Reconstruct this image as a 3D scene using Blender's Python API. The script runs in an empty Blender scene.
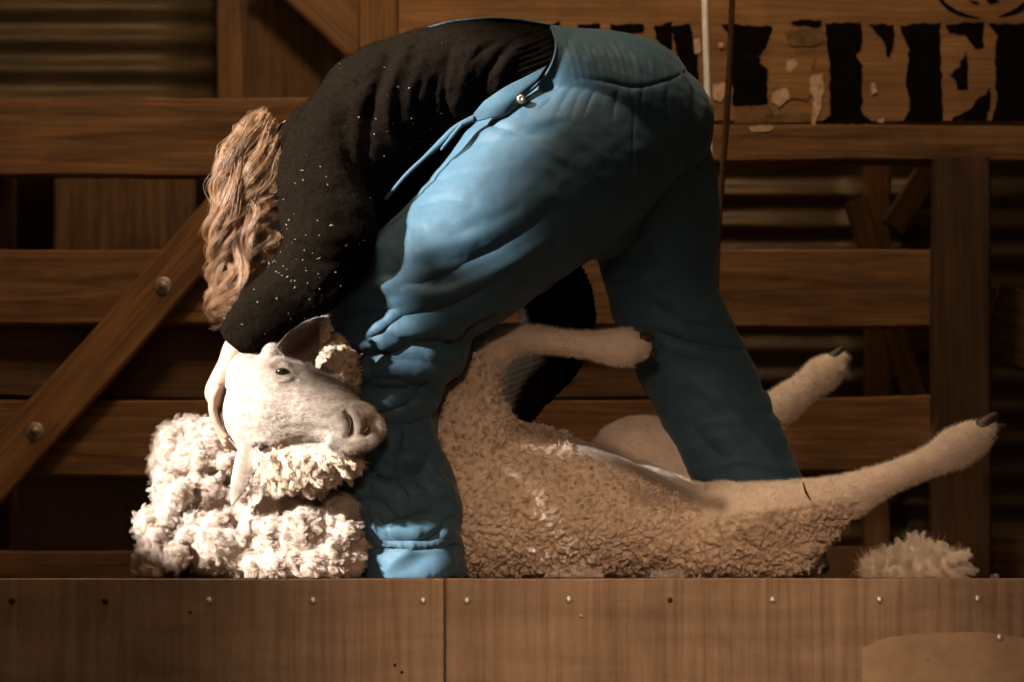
import bpy, bmesh, math, random
import numpy as np
from mathutils import Vector, Matrix
random.seed(7); RNG=np.random.default_rng(11)
SC=bpy.context.scene; COL=SC.collection
# ------------------------------------------------------------------ camera frame
F=2500.0; D=5.0; HY=589.0; CZ=-0.02
def sc(Y): return (D+Y)/F
def P(px,py,Y=0.0): return np.array([(px-512)*sc(Y), Y, (HY-py)*sc(Y)+CZ])
def V(px,py,Y=0.0): return Vector(P(px,py,Y))
def proj(v):
    s=(v[:,1]+D)/F
    return v[:,0]/s+512, HY-(v[:,2]-CZ)/s
# ------------------------------------------------------------------ noise
def _h(i,j,k,s):
    n=(i*73856093)^(j*19349663)^(k*83492791)^(s*2654435761)
    n=n&0x7fffffff; n=(n^(n>>13))*1274126177&0x7fffffff
    n=(n^(n>>16))*668265263&0x7fffffff
    return ((n^(n>>15))&0xffffff)/float(0xffffff)
def noise(p,s=0):
    p=np.asarray(p,float); f=np.floor(p).astype(np.int64); t=p-f; u=t*t*t*(t*(t*6-15)+10)
    r=0
    for a in (0,1):
        for b in (0,1):
            for c in (0,1):
                i,j,k=f[:,0]+a,f[:,1]+b,f[:,2]+c
                gx=_h(i,j,k,s)*2-1; gy=_h(i,j,k,s+17)*2-1; gz=_h(i,j,k,s+31)*2-1
                d=gx*(t[:,0]-a)+gy*(t[:,1]-b)+gz*(t[:,2]-c)
                w=(u[:,0] if a else 1-u[:,0])*(u[:,1] if b else 1-u[:,1])*(u[:,2] if c else 1-u[:,2])
                r=r+d*w
    return r*1.4
def noise3(p,s=0): return np.stack([noise(p,s),noise(p,s+101),noise(p,s+202)],1)
def fbm(p,o=4,s=0):
    r=0;a=1.
    for i in range(o): r=r+a*noise(p*2**i,s+i*7); a*=.5
    return r
def worley(p,s=0):
    p=np.asarray(p,float); f=np.floor(p).astype(np.int64)
    F1=np.full(len(p),9.);F2=F1.copy()
    for a in (-1,0,1):
        for b in (-1,0,1):
            for c in (-1,0,1):
                i,j,k=f[:,0]+a,f[:,1]+b,f[:,2]+c
                q=np.stack([i+_h(i,j,k,s),j+_h(i,j,k,s+5),k+_h(i,j,k,s+9)],1)
                d=np.sqrt(((p-q)**2).sum(1))
                F2=np.where(d<F1,F1,np.minimum(F2,d)); F1=np.minimum(F1,d)
    return F1,F2
def ss(a,b,x):
    t=np.clip((x-a)/(b-a),0,1); return t*t*(3-2*t)
# ------------------------------------------------------------------ mesh tools
def newobj(name,me,mat=None,parent=None,smooth=True):
    if mat: me.materials.append(mat)
    if smooth: me.polygons.foreach_set('use_smooth',[True]*len(me.polygons))
    o=bpy.data.objects.new(name,me); COL.objects.link(o)
    if parent: o.parent=parent
    return o
def mk(name,v,f,mat=None,parent=None,smooth=True):
    me=bpy.data.meshes.new(name)
    me.from_pydata([tuple(x) for x in v],[],[tuple(int(i) for i in x) for x in f]); me.update()
    return newobj(name,me,mat,parent,smooth)
def fastmesh(name,v,f):
    """f: (M,k) int array"""
    me=bpy.data.meshes.new(name); v=np.asarray(v,np.float32); f=np.asarray(f,np.int32)
    me.vertices.add(len(v)); me.vertices.foreach_set('co',v.ravel())
    k=f.shape[1]; me.loops.add(f.size); me.loops.foreach_set('vertex_index',f.ravel())
    me.polygons.add(len(f)); me.polygons.foreach_set('loop_start',np.arange(0,f.size,k,dtype=np.int32))
    me.polygons.foreach_set('loop_total',np.full(len(f),k,np.int32))
    me.update(calc_edges=True); return me
def tag(o,label=None,cat=None,group=None,kind=None):
    if label: o['label']=label
    if cat: o['category']=cat
    if group: o['group']=group
    if kind: o['kind']=kind
    return o
def spline(P_,n):
    """catmull-rom through rows"""
    P_=np.asarray(P_,float); m=len(P_); out=[]
    for i in range(m-1):
        a=P_[max(i-1,0)];b=P_[i];c=P_[i+1];d=P_[min(i+2,m-1)]
        for t in np.linspace(0,1,n,endpoint=False):
            out.append(.5*((2*b)+(c-a)*t+(2*a-5*b+4*c-d)*t*t+(3*b-a-3*c+d)*t**3))
    out.append(P_[-1]); return np.array(out)
def loft(st,n=28,sub=8,cap=(True,True),flat=(False,False)):
    """st rows: px,py,Y,r_inplane(px),r_depth(px). Elliptic sections along a 3-D path."""
    st=[list(r)+[r[3]]*(5-len(r)) for r in st]
    s=spline(st,sub); c=np.array([P(r[0],r[1],r[2]) for r in s])
    k=np.array([sc(r[2]) for r in s]); a=s[:,3]*k; b=s[:,4]*k
    T=np.gradient(c,axis=0); T/=np.linalg.norm(T,axis=1)[:,None]
    rings=[]
    th=np.linspace(0,2*np.pi,n,endpoint=False)
    def frame(t):
        n1=np.cross(t,[0,1,0]); l=np.linalg.norm(n1)
        n1=n1/l if l>1e-4 else np.array([1,0,0]); n2=np.cross(n1,t); return n1,n2
    def ring(cc,t,ra,rb):
        n1,n2=frame(t); return cc+np.outer(np.cos(th)*ra,n1)+np.outer(np.sin(th)*rb,n2)
    if cap[0]:
        R=min(a[0],b[0])
        for u in ([.999] if flat[0] else [.97,.85,.6,.3]):
            d=0 if flat[0] else u
            q=.02 if flat[0] else math.sqrt(1-u*u)
            rings.append(ring(c[0]-T[0]*R*d*.9,T[0],a[0]*q,b[0]*q))
    for i in range(len(c)): rings.append(ring(c[i],T[i],a[i],b[i]))
    if cap[1]:
        R=min(a[-1],b[-1])
        for u in ([.999] if flat[1] else [.3,.6,.85,.97]):
            d=0 if flat[1] else u
            q=.02 if flat[1] else math.sqrt(1-u*u)
            rings.append(ring(c[-1]+T[-1]*R*d*.9,T[-1],a[-1]*q,b[-1]*q))
    v=np.concatenate(rings); m=len(rings); f=[]
    for i in range(m-1):
        for j in range(n):
            f.append((i*n+j,i*n+(j+1)%n,(i+1)*n+(j+1)%n,(i+1)*n+j))
    f.append(tuple(range(n))[::-1]); f.append(tuple((m-1)*n+j for j in range(n)))
    return v,f
def ell(px,py,Y,rx,ry,rz,rot=0,n=18):
    """ellipsoid, radii in px (x, depth, z)"""
    v=[];f=[];k=sc(Y);c=P(px,py,Y);ca,sa=math.cos(rot),math.sin(rot)
    for i in range(1,n):
        ph=math.pi*i/n
        for j in range(2*n):
            t=math.pi*j/n
            x,y,z=rx*math.sin(ph)*math.cos(t)*k,ry*math.sin(ph)*math.sin(t)*k,rz*math.cos(ph)*k
            v.append((c[0]+x*ca-z*sa,c[1]+y,c[2]+x*sa+z*ca))
    m=2*n
    for i in range(n-2):
        for j in range(m): f.append((i*m+j,(i+1)*m+j,(i+1)*m+(j+1)%m,i*m+(j+1)%m))
    f.append(tuple(range(m))); f.append(tuple((n-2)*m+j for j in range(m))[::-1])
    return np.array(v),f
def leaf(base,tip,width,cup,thick,side,bend=0.0,nu=22,nv=11):
    """thick cupped leaf (ear). side: unit vec across, cup dir from cross"""
    base=np.array(base);tip=np.array(tip);t=tip-base;L=np.linalg.norm(t);t/=L
    side=np.array(side,float);side-=t*side.dot(t);side/=np.linalg.norm(side);nn=np.cross(t,side)
    top=[];bot=[]
    for i in range(nu):
        u=i/(nu-1);w=width*(.42+.58*math.sin(math.pi*min(1,u*1.05+.12))) if u<.5 else width*math.cos((u-.45)/.55*math.pi/2)**.75 if u<.999 else 0.02*width
        w=max(w,.003)
        for j in range(nv):
            s=j/(nv-1)*2-1
            a=s*cup
            p=base+t*L*u+side*(w*math.sin(a)/max(math.sin(cup),.01))+nn*(-w*(1-math.cos(a)))*1.1+nn*bend*u*u
            nrm=nn*math.cos(a)+side*math.sin(a)*.0
            top.append(p+nrm*thick/2);bot.append(p-nrm*thick/2)
    N=nu*nv;v=np.array(top+bot);f=[]
    for i in range(nu-1):
        for j in range(nv-1):
            a=i*nv+j;f.append((a,a+nv,a+nv+1,a+1));f.append((N+a,N+a+1,N+a+nv+1,N+a+nv))
    bd=[i*nv for i in range(nu)]+[(nu-1)*nv+j for j in range(1,nv)]+[i*nv+nv-1 for i in range(nu-2,-1,-1)]+[j for j in range(nv-2,0,-1)]
    for a,b in zip(bd,bd[1:]+bd[:1]): f.append((a,b,N+b,N+a))
    return v,f
def fuse(parts,voxel,smooth=6,fac=.5):
    vs=[];fs=[];o=0
    for v,f in parts:
        vs+= [tuple(x) for x in v]; fs+=[tuple(i+o for i in q) for q in f]; o+=len(v)
    me=bpy.data.meshes.new('tmp'); me.from_pydata(vs,[],fs); me.update()
    bm=bmesh.new(); bm.from_mesh(me)
    bmesh.ops.recalc_face_normals(bm,faces=bm.faces); bm.to_mesh(me); bm.free()
    ob=bpy.data.objects.new('tmp',me); COL.objects.link(ob)
    m=ob.modifiers.new('r','REMESH'); m.mode='VOXEL'; m.voxel_size=voxel
    if smooth:
        s=ob.modifiers.new('s','SMOOTH'); s.factor=fac; s.iterations=smooth
    dg=bpy.context.evaluated_depsgraph_get(); dg.update()
    out=bpy.data.meshes.new_from_object(ob.evaluated_get(dg))
    bpy.data.objects.remove(ob); bpy.data.meshes.remove(me)
    return out
def getv(me):
    a=np.empty(len(me.vertices)*3,np.float32); me.vertices.foreach_get('co',a); return a.reshape(-1,3).astype(float)
def getn(me):
    a=np.empty(len(me.vertices)*3,np.float32); me.vertex_normals.foreach_get('vector',a); return a.reshape(-1,3).astype(float)
def setv(me,v):
    me.vertices.foreach_set('co',np.asarray(v,np.float32).ravel()); me.update()
def attr(me,name,vals):
    a=me.attributes.new(name,'FLOAT','POINT'); a.data.foreach_set('value',np.asarray(vals,np.float32))
def polydist(px,py,pts):
    """distance to polyline in the x-z plane (in 2 mm units) + signed side + param"""
    best=np.full(len(px),1e9);par=np.zeros(len(px));sg=np.zeros(len(px));n=len(pts)-1
    for i in range(n):
        (x0,y0),(x1,y1)=pts[i],pts[i+1];dx,dy=x1-x0,y1-y0;L=dx*dx+dy*dy
        t=np.clip(((px-x0)*dx+(py-y0)*dy)/L,0,1);qx=px-x0-t*dx;qy=py-y0-t*dy
        d=np.hypot(qx,qy);m=d<best;best=np.where(m,d,best);par=np.where(m,(i+t)/n,par)
        sg=np.where(m,np.sign(dx*qy-dy*qx),sg)
    return best,sg,par
def folds(me,strokes,passes=1,ymax=None):
    """strokes: (pts,width,amp_mm) push along the normal; taper at the ends"""
    v=getv(me);n=getn(me);px,py=proj(v);disp=np.zeros(len(v))
    face=ss(-.15,.35,-n[:,1])
    if ymax is not None: face*= (v[:,1]<ymax)
    for pts,w,amp in strokes:
        pts=[tuple(q) for q in spline(pts,5)] if len(pts)>2 else pts
        d,sg,t=polydist(px,py,pts)
        tp=np.sqrt(np.clip(np.sin(np.pi*np.clip(t,.02,.98)),0,1))
        disp+=amp*.001*np.exp(-(d/w)**2)*tp
    v+=n*(disp*face)[:,None]; setv(me,v)
def strands(name,pts,rad,sides=3):
    """pts (S,K,3), rad (S,K) -> one mesh of thin tapered tubes"""
    S,K,_=pts.shape
    T=np.gradient(pts,axis=1); T/=np.linalg.norm(T,axis=2)[...,None]+1e-9
    ref=np.array([.31,.83,.46]); n1=np.cross(T,ref); n1/=np.linalg.norm(n1,axis=2)[...,None]+1e-9
    n2=np.cross(T,n1)
    th=np.arange(sides)*2*np.pi/sides
    v=pts[:,:,None,:]+rad[:,:,None,None]*(np.cos(th)[None,None,:,None]*n1[:,:,None,:]+np.sin(th)[None,None,:,None]*n2[:,:,None,:])
    idx=np.arange(S*K*sides).reshape(S,K,sides)
    a=idx[:,:-1];b=idx[:,1:]
    f=np.stack([a,np.roll(a,-1,2),np.roll(b,-1,2),b],-1).reshape(-1,4)
    return fastmesh(name,v.reshape(-1,3),f)
def surface_samples(me,count,weight=None,front=True):
    v=getv(me);n=getn(me); me.calc_loop_triangles()
    tr=np.empty(len(me.loop_triangles)*3,np.int32); me.loop_triangles.foreach_get('vertices',tr); tr=tr.reshape(-1,3)
    a,b,c=v[tr[:,0]],v[tr[:,1]],v[tr[:,2]]
    ar=np.linalg.norm(np.cross(b-a,c-a),axis=1)
    if front: ar=ar*(n[tr[:,0],1]<.45)
    if weight is not None: ar=ar*weight[tr[:,0]]
    pr=ar/ar.sum(); t=RNG.choice(len(tr),count,p=pr)
    r1=np.sqrt(RNG.random(count));r2=RNG.random(count)
    w0,w1,w2=1-r1,r1*(1-r2),r1*r2
    p=v[tr[t,0]]*w0[:,None]+v[tr[t,1]]*w1[:,None]+v[tr[t,2]]*w2[:,None]
    nn=n[tr[t,0]]; return p,nn,tr[t,0]
def grow(name,p,n,length,rad,flow=None,flowamt=0,curl=0,cf=60,K=5,jit=.35,seed=0,clumps=0,cl=.8):
    S=len(p); d=n+RNG.normal(0,jit,(S,3))
    if flow is not None: d=d+np.asarray(flow)*flowamt
    d/=np.linalg.norm(d,axis=1)[:,None]
    L=length*(.6+.8*RNG.random(S)) if np.ndim(length)==0 else length*(.6+.8*RNG.random(S))
    t=np.linspace(0,1,K)
    pts=p[:,None,:]+d[:,None,:]*(t[None,:,None]*L[:,None,None])
    if curl:
        q=noise3((pts.reshape(-1,3))*cf,seed).reshape(S,K,3)
        pts=pts+q*curl*t[None,:,None]
    if clumps:
        from mathutils.kdtree import KDTree
        kd=KDTree(clumps)
        for i in range(clumps): kd.insert(p[i],i)
        kd.balance(); _r=[kd.find(x) for x in p];own=np.array([r_[1] if r_[2]<.016 else i_ for i_,r_ in enumerate(_r)])
        pts=pts+(pts[own]-pts)*(cl*t**.8)[None,:,None]
    r=rad*(1-.75*t)[None,:]*np.ones((S,1))
    return strands(name,pts,r)
# ------------------------------------------------------------------ materials
class N:
    def __init__(s,name):
        s.m=bpy.data.materials.new(name); s.m.use_nodes=True; s.t=s.m.node_tree; s.b=s.t.nodes['Principled BSDF']; s.o=s.t.nodes['Material Output']
    def n(s,ty,**kw):
        x=s.t.nodes.new(ty)
        for k,v in kw.items():
            if k.startswith('_'): setattr(x,k[1:],v)
            else:
                kk=k.replace('__',' '); x.inputs[kk].default_value=v
        return x
    def l(s,a,b): s.t.links.new(a,b); return s
    def ramp(s,inp,stops,interp='LINEAR'):
        r=s.t.nodes.new('ShaderNodeValToRGB'); r.color_ramp.interpolation=interp
        e=r.color_ramp.elements
        while len(e)<len(stops): e.new(.5)
        for i,(p,c) in enumerate(stops):
            e[i].position=p; e[i].color=(c,c,c,1) if not hasattr(c,'__len__') else (*c,1)
        s.l(inp,r.inputs[0]); return r
    def coord(s,kind='Object',scale=(1,1,1),rand=False):
        tc=s.n('ShaderNodeTexCoord'); mp=s.n('ShaderNodeMapping'); mp.inputs['Scale'].default_value=scale
        s.l(tc.outputs[kind],mp.inputs[0])
        if rand:
            oi=s.n('ShaderNodeObjectInfo'); mu=s.n('ShaderNodeVectorMath',_operation='SCALE'); mu.inputs[0].default_value=(37,11,23)
            s.l(oi.outputs['Random'],mu.inputs['Scale']); s.l(mu.outputs[0],mp.inputs['Location'])
        return mp.outputs[0]
    def mix(s,fac,a,b,mode='MIX'):
        x=s.t.nodes.new('ShaderNodeMix'); x.data_type='RGBA'; x.blend_type=mode
        for i,v in ((0,fac),(6,a),(7,b)):
            if hasattr(v,'is_linked') or hasattr(v,'links'): s.l(v,x.inputs[i])
            else: x.inputs[i].default_value=v if i==0 else (*v,1)
        return x.outputs[2]
    def bump(s,h,strength=.3,dist=.002,prev=None):
        b=s.n('ShaderNodeBump'); b.inputs['Strength'].default_value=strength; b.inputs['Distance'].default_value=dist
        s.l(h,b.inputs['Height'])
        if prev is not None: s.l(prev,b.inputs['Normal'])
        s.l(b.outputs[0],s.b.inputs['Normal']); return b.outputs[0]
    def noise(s,vec,scale,detail=4,rough=.55,dist=0):
        x=s.n('ShaderNodeTexNoise',Scale=scale,Detail=detail,Roughness=rough,Distortion=dist)
        s.l(vec,x.inputs['Vector']); return x.outputs['Fac']
def wood(name,dark,light,rough=.75,grain=1.0,stain=.5,axis=0,bumps=.5):
    m=N(name)
    s1=[14,14,14]; s1[axis]=.9
    c=m.coord('Object',tuple(s1),rand=True)
    g=m.noise(c,3.2*grain,6,.62,.6)
    r=m.ramp(g,[(.28,dark),(.5,[(a+b)/2 for a,b in zip(dark,light)]),(.72,light)])
    s2=[60,60,60]; s2[axis]=2
    c2=m.coord('Object',tuple(s2),rand=True); g2=m.noise(c2,3,3,.5)
    r2=m.ramp(g2,[(.35,.62),(.6,1.0)])
    col=m.mix(.75,r.outputs[0],r2.outputs[0],'MULTIPLY')
    c3=m.coord('Object',(2.2,2.2,2.2),rand=True); g3=m.noise(c3,2.2,5,.6,.4)
    r3=m.ramp(g3,[(.3,.45),(.55,1.0),(.8,1.2)])
    col=m.mix(stain,col,r3.outputs[0],'MULTIPLY')
    # knots
    s4=[3.2,3.2,3.2]; s4[axis]=1.1
    c4=m.coord('Object',tuple(s4),rand=True); vo=m.n('ShaderNodeTexVoronoi',Scale=2.0); m.l(c4,vo.inputs['Vector'])
    r4=m.ramp(vo.outputs['Distance'],[(.03,.35),(.09,1.0)])
    col=m.mix(.8,col,r4.outputs[0],'MULTIPLY')
    m.l(col,m.b.inputs['Base Color']); m.b.inputs['Roughness'].default_value=rough
    m.b.inputs['Specular IOR Level'].default_value=.25
    m.bump(g2,bumps,.0025)
    return m.m
def plain(name,col,rough=.6,metal=0,var=.25,vs=30,bump=0.,sheen=0,spec=.5):
    m=N(name); c=m.coord(); g=m.noise(c,vs,5)
    r=m.ramp(g,[(.3,[x*(1-var) for x in col]),(.7,[min(1,x*(1+var)) for x in col])])
    m.l(r.outputs[0],m.b.inputs['Base Color']); m.b.inputs['Roughness'].default_value=rough; m.b.inputs['Metallic'].default_value=metal
    m.b.inputs['Specular IOR Level'].default_value=spec
    if sheen: m.b.inputs['Sheen Weight'].default_value=sheen
    if bump: m.bump(g,bump,.002)
    return m.m
M={}
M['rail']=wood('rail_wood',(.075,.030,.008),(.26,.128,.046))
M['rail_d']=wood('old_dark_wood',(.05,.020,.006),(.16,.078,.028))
M['postd']=wood('dark_post_wood',(.035,.015,.006),(.095,.045,.017))
M['brace']=wood('brace_wood',(.11,.045,.013),(.30,.14,.045))
M['postw']=wood('post_wood',(.05,.02,.006),(.15,.066,.022),axis=2)
M['back']=wood('back_wall_wood',(.035,.014,.005),(.075,.031,.01),axis=2)
M['deck']=wood('deck_wood',(.10,.05,.02),(.24,.13,.06))
M['sign']=wood('sign_wood',(.16,.068,.020),(.34,.17,.062),grain=.6)
# plywood fascia
m=N('plywood'); c=m.coord('Object',(30,30,1.2),rand=True); g=m.noise(c,2.2,6,.6,.3)
r=m.ramp(g,[(.28,(.26,.165,.10)),(.5,(.38,.25,.16)),(.75,(.47,.32,.21))])
c2=m.coord('Object',(3,3,3),rand=True); g2=m.noise(c2,1.6,6,.65,.8); r2=m.ramp(g2,[(.3,.55),(.6,1.05)])
col=m.mix(.65,r.outputs[0],r2.outputs[0],'MULTIPLY')
c3=m.coord('Object',(1,1,9),rand=True); g3=m.noise(c3,3.0,4,.6); r3=m.ramp(g3,[(.35,.7),(.6,1.05)])
col=m.mix(.55,col,r3.outputs[0],'MULTIPLY')
m.l(col,m.b.inputs['Base Color']); m.b.inputs['Roughness'].default_value=.7; m.b.inputs['Specular IOR Level'].default_value=.2; m.bump(g,.2,.001); M['ply']=m.m
M['plyedge']=plain('split_veneer',(.46,.31,.20),.7,0,.15,20,0,0,.2)
M['nail']=plain('galvanised',(.55,.50,.44),.45,.7,.3,200)
M['nailr']=plain('rusty_nail',(.05,.025,.012),.8,.2,.3,200)
M['bolt']=plain('bolt_metal',(.30,.24,.19),.5,.7,.35,120)
M['paint']=plain('black_paint',(.006,.004,.003),.9,0,.5,60,.3,0,.0)
M['pale']=plain('worn_pale_patch',(.46,.30,.19),.85,0,.35,90,.3,0,.1)
M['fade']=plain('faded_patch',(.15,.08,.035),.85,0,.5,40,.3,0,.1)
# corrugated iron
m=N('corrugated_iron'); c=m.coord('Object',(1,6,9)); g=m.noise(c,3,6,.6); r=m.ramp(g,[(.3,(.045,.028,.011)),(.55,(.11,.072,.033)),(.75,(.17,.115,.06))])
m.l(r.outputs[0],m.b.inputs['Base Color']); m.b.inputs['Metallic'].default_value=.35; m.b.inputs['Roughness'].default_value=.5; M['iron']=m.m
M['rod']=plain('bright_steel_rod',(.92,.87,.80),.3,.2,.08,50)
M['rope']=plain('rope',(.09,.05,.024),.9,0,.4,300,.4,0,.1)
# overalls cotton
m=N('blue_cotton_twill'); c=m.coord('Object',(1,1,1)); g=m.noise(c,9,6,.6); 
r=m.ramp(g,[(.3,(.030,.068,.099)),(.7,(.045,.099,.143))])
w=m.n('ShaderNodeTexWave',Scale=430.0,Distortion=.6); w.bands_direction='DIAGONAL'; m.l(c,w.inputs['Vector'])
g5=m.noise(c,220,3,.6); col=m.mix(.25,r.outputs[0],m.ramp(g5,[(.3,.6),(.7,1.15)]).outputs[0],'MULTIPLY')
m.l(col,m.b.inputs['Base Color']); m.b.inputs['Roughness'].default_value=.6; m.b.inputs['Sheen Weight'].default_value=.1; m.b.inputs['Specular IOR Level'].default_value=.2
b=m.bump(w.outputs['Fac'],.06,.0008); m.bump(m.noise(c,45,5,.6),.25,.002,b); M['blue']=m.m
# sweater
m=N('dark_wool_knit'); c=m.coord('Object',(1,1,1)); g=m.noise(c,380,3,.7)
r=m.ramp(g,[(.35,(.0018,.0012,.0007)),(.65,(.0078,.0050,.0027))])
m.l(r.outputs[0],m.b.inputs['Base Color']); m.b.inputs['Roughness'].default_value=.95; m.b.inputs['Sheen Weight'].default_value=.008; m.b.inputs['Sheen Roughness'].default_value=.6; m.b.inputs['Sheen Tint'].default_value=(.6,.4,.25,1); m.b.inputs['Specular IOR Level'].default_value=.03
m.bump(g,.8,.003); M['knit']=m.m
M['lint']=plain('wool_lint',(.75,.66,.55),.9,0,.1,50,0,0,.1)
# skin
m=N('skin'); c=m.coord(); g=m.noise(c,40,5,.6); r=m.ramp(g,[(.3,(.31,.185,.133)),(.7,(.37,.237,.176))])
m.l(r.outputs[0],m.b.inputs['Base Color']); m.b.inputs['Roughness'].default_value=.5; m.b.inputs['Subsurface Weight'].default_value=.12; m.b.inputs['Subsurface Radius'].default_value=(.02,.008,.004); m.b.inputs['Subsurface Scale'].default_value=.5
m.bump(m.noise(c,300,3),.15,.001); M['skin']=m.m
m=N('hair'); g=m.n('ShaderNodeAttribute'); g.attribute_name='tone'
r=m.ramp(g.outputs['Fac'],[(.0,(.085,.037,.015)),(.45,(.24,.122,.056)),(1,(.46,.27,.145))])
m.l(r.outputs[0],m.b.inputs['Base Color']); m.b.inputs['Roughness'].default_value=.5; m.b.inputs['Specular IOR Level'].default_value=.5; M['hair']=m.m
# sheep body
m=N('sheep_coat'); a=m.n('ShaderNodeAttribute'); a.attribute_name='wool'; cr=m.n('ShaderNodeAttribute'); cr.attribute_name='shade_grime'
fa=m.n('ShaderNodeAttribute'); fa.attribute_name='face'; dk=m.n('ShaderNodeAttribute'); dk.attribute_name='shade_pink'
c=m.coord(); g=m.noise(c,35,6,.65)
wl=m.ramp(g,[(.3,(.58,.43,.315)),(.7,(.78,.62,.48))]); sk=m.ramp(g,[(.3,(.68,.54,.44)),(.7,(.84,.70,.59))])
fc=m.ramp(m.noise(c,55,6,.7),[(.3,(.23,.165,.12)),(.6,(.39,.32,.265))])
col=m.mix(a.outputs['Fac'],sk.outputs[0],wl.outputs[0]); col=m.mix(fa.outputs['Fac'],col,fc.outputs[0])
col=m.mix(dk.outputs['Fac'],col,(.10,.05,.03))
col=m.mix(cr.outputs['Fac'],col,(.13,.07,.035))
m.l(col,m.b.inputs['Base Color']); m.b.inputs['Roughness'].default_value=.9; m.b.inputs['Specular IOR Level'].default_value=.12; m.b.inputs['Sheen Weight'].default_value=.15
wn=m.noise(c,210,4,.65,1.2); m.bump(wn,.55,.004); M['coat']=m.m
M['wooltan']=plain('tan_wool_fibre',(.72,.56,.42),.9,0,.25,40,0,.2,.1)
M['hairpale']=plain('pale_short_hair',(.86,.74,.63),.85,0,.15,40,0,.2,.15)
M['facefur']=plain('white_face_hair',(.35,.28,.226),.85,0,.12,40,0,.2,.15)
m=N('fleece_white'); c=m.coord(); g=m.noise(c,14,6,.65); r=m.ramp(g,[(.3,(.32,.22,.158)),(.52,(.41,.31,.247)),(.75,(.46,.37,.305))])
m.l(r.outputs[0],m.b.inputs['Base Color']); m.b.inputs['Roughness'].default_value=.95; m.b.inputs['Specular IOR Level'].default_value=.08; m.b.inputs['Sheen Weight'].default_value=.3
m.b.inputs['Subsurface Weight'].default_value=.15; m.b.inputs['Subsurface Radius'].default_value=(.03,.02,.012); m.b.inputs['Subsurface Scale'].default_value=.6
m.bump(m.noise(c,160,5,.7,1.5),.6,.005); M['fleece']=m.m
M['fleecefib']=plain('white_wool_fibre',(.50,.40,.33),.9,0,.12,20,0,.2,.1)
M['hoof']=plain('horn_hoof',(.045,.026,.016),.5,0,.4,60,.3)
M['eye']=plain('dark_eye',(.015,.01,.007),.08,0,.2,80,0,0,.6)
M['boot']=plain('dark_leather',(.02,.013,.009),.5,0,.3,60,.3)
M['brass']=plain('worn_brass',(.55,.45,.36),.3,.9,.15,100)
M['grommet']=M['brass']

# ------------------------------------------------------------------ boards
def bar(name,A,B,width,thick,mat,parent=None,seg=26,wob=.0025,axis='x',bev=.006,seed=0):
    """sawn board, centre line A->B lying in an x-z plane; origin at its centre"""
    A=Vector(A);B=Vector(B);L=(B-A).length;c=(A+B)/2
    prof=[]
    w,t=width/2,thick/2
    for sx,sy in ((1,1),(-1,1),(-1,-1),(1,-1)):
        pts=[(sx*w,sy*(t-bev)),(sx*(w-bev),sy*t)]
        if sx*sy<0: pts=pts[::-1]
        prof+=pts
    prof=prof[::1]
    v=[];n=len(prof)
    for i in range(seg+1):
        x=(i/seg-.5)*L
        for j,(a,b) in enumerate(prof):
            q=np.array([[x*2.3+seed*3.1,a*5+seed,b*5+seed*7.7],[x*2.3+seed*3.1,a*5+seed+40,b*5]])
            dn=noise(q,seed)*wob*3
            v.append((x,b+dn[0]*.5,a+dn[1]))
    f=[]
    for i in range(seg):
        for j in range(n): f.append((i*n+j,i*n+(j+1)%n,(i+1)*n+(j+1)%n,(i+1)*n+j))
    f.append(tuple(range(n))[::-1]);f.append(tuple(seg*n+j for j in range(n)))
    me=bpy.data.meshes.new(name);me.from_pydata(v,[],f);me.update()
    bm=bmesh.new();bm.from_mesh(me);bmesh.ops.recalc_face_normals(bm,faces=bm.faces);bm.to_mesh(me);bm.free()
    o=newobj(name,me,mat,parent,False); o.location=c
    d=B-A; o.rotation_euler=(0,-math.atan2(d.z,d.x),0)
    return o
def hrail(name,px0,px1,py0,py1,Y,thick,mat,seed,**k):
    a=V(px0,(py0+py1)/2,Y);b=V(px1,(py0+py1)/2,Y)
    return bar(name,a,b,(py1-py0)*sc(Y),thick,mat,seed=seed,**k)
def lathe(name,prof,c,mat,parent=None,n=20,axis='Y'):
    v=[];f=[]
    for r,h in prof:
        for j in range(n):
            t=2*math.pi*j/n; v.append((c[0]+r*math.cos(t),c[1]+h,c[2]+r*math.sin(t)))
    for i in range(len(prof)-1):
        for j in range(n): f.append((i*n+j,(i+1)*n+j,(i+1)*n+(j+1)%n,i*n+(j+1)%n))
    f.append(tuple(range(n)));f.append(tuple((len(prof)-1)*n+j for j in range(n))[::-1])
    return mk(name,v,f,mat,parent)
def keep(child,par):
    """parent but keep where it stands"""
    bpy.context.view_layer.update()
    child.parent=par; child.matrix_parent_inverse=par.matrix_world.inverted()

# ---- floor & shell
def boxmesh(name,x0,x1,y0,y1,z0,z1,mat,nx=1):
    v=[(x,y,z) for x in (x0,x1) for y in (y0,y1) for z in (z0,z1)]
    f=[(0,1,3,2),(4,6,7,5),(0,4,5,1),(2,3,7,6),(0,2,6,4),(1,5,7,3)]
    return mk(name,v,f,mat,None,False)
YF=-.45
fl=boxmesh('floor',-4,4,YF+.001,3.2,-.06,0,M['deck']); tag(fl,kind='structure')
wb=boxmesh('wall_back',-4,4,3.0,3.08,0.001,3.6,M['back']); tag(wb,kind='structure')
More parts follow.
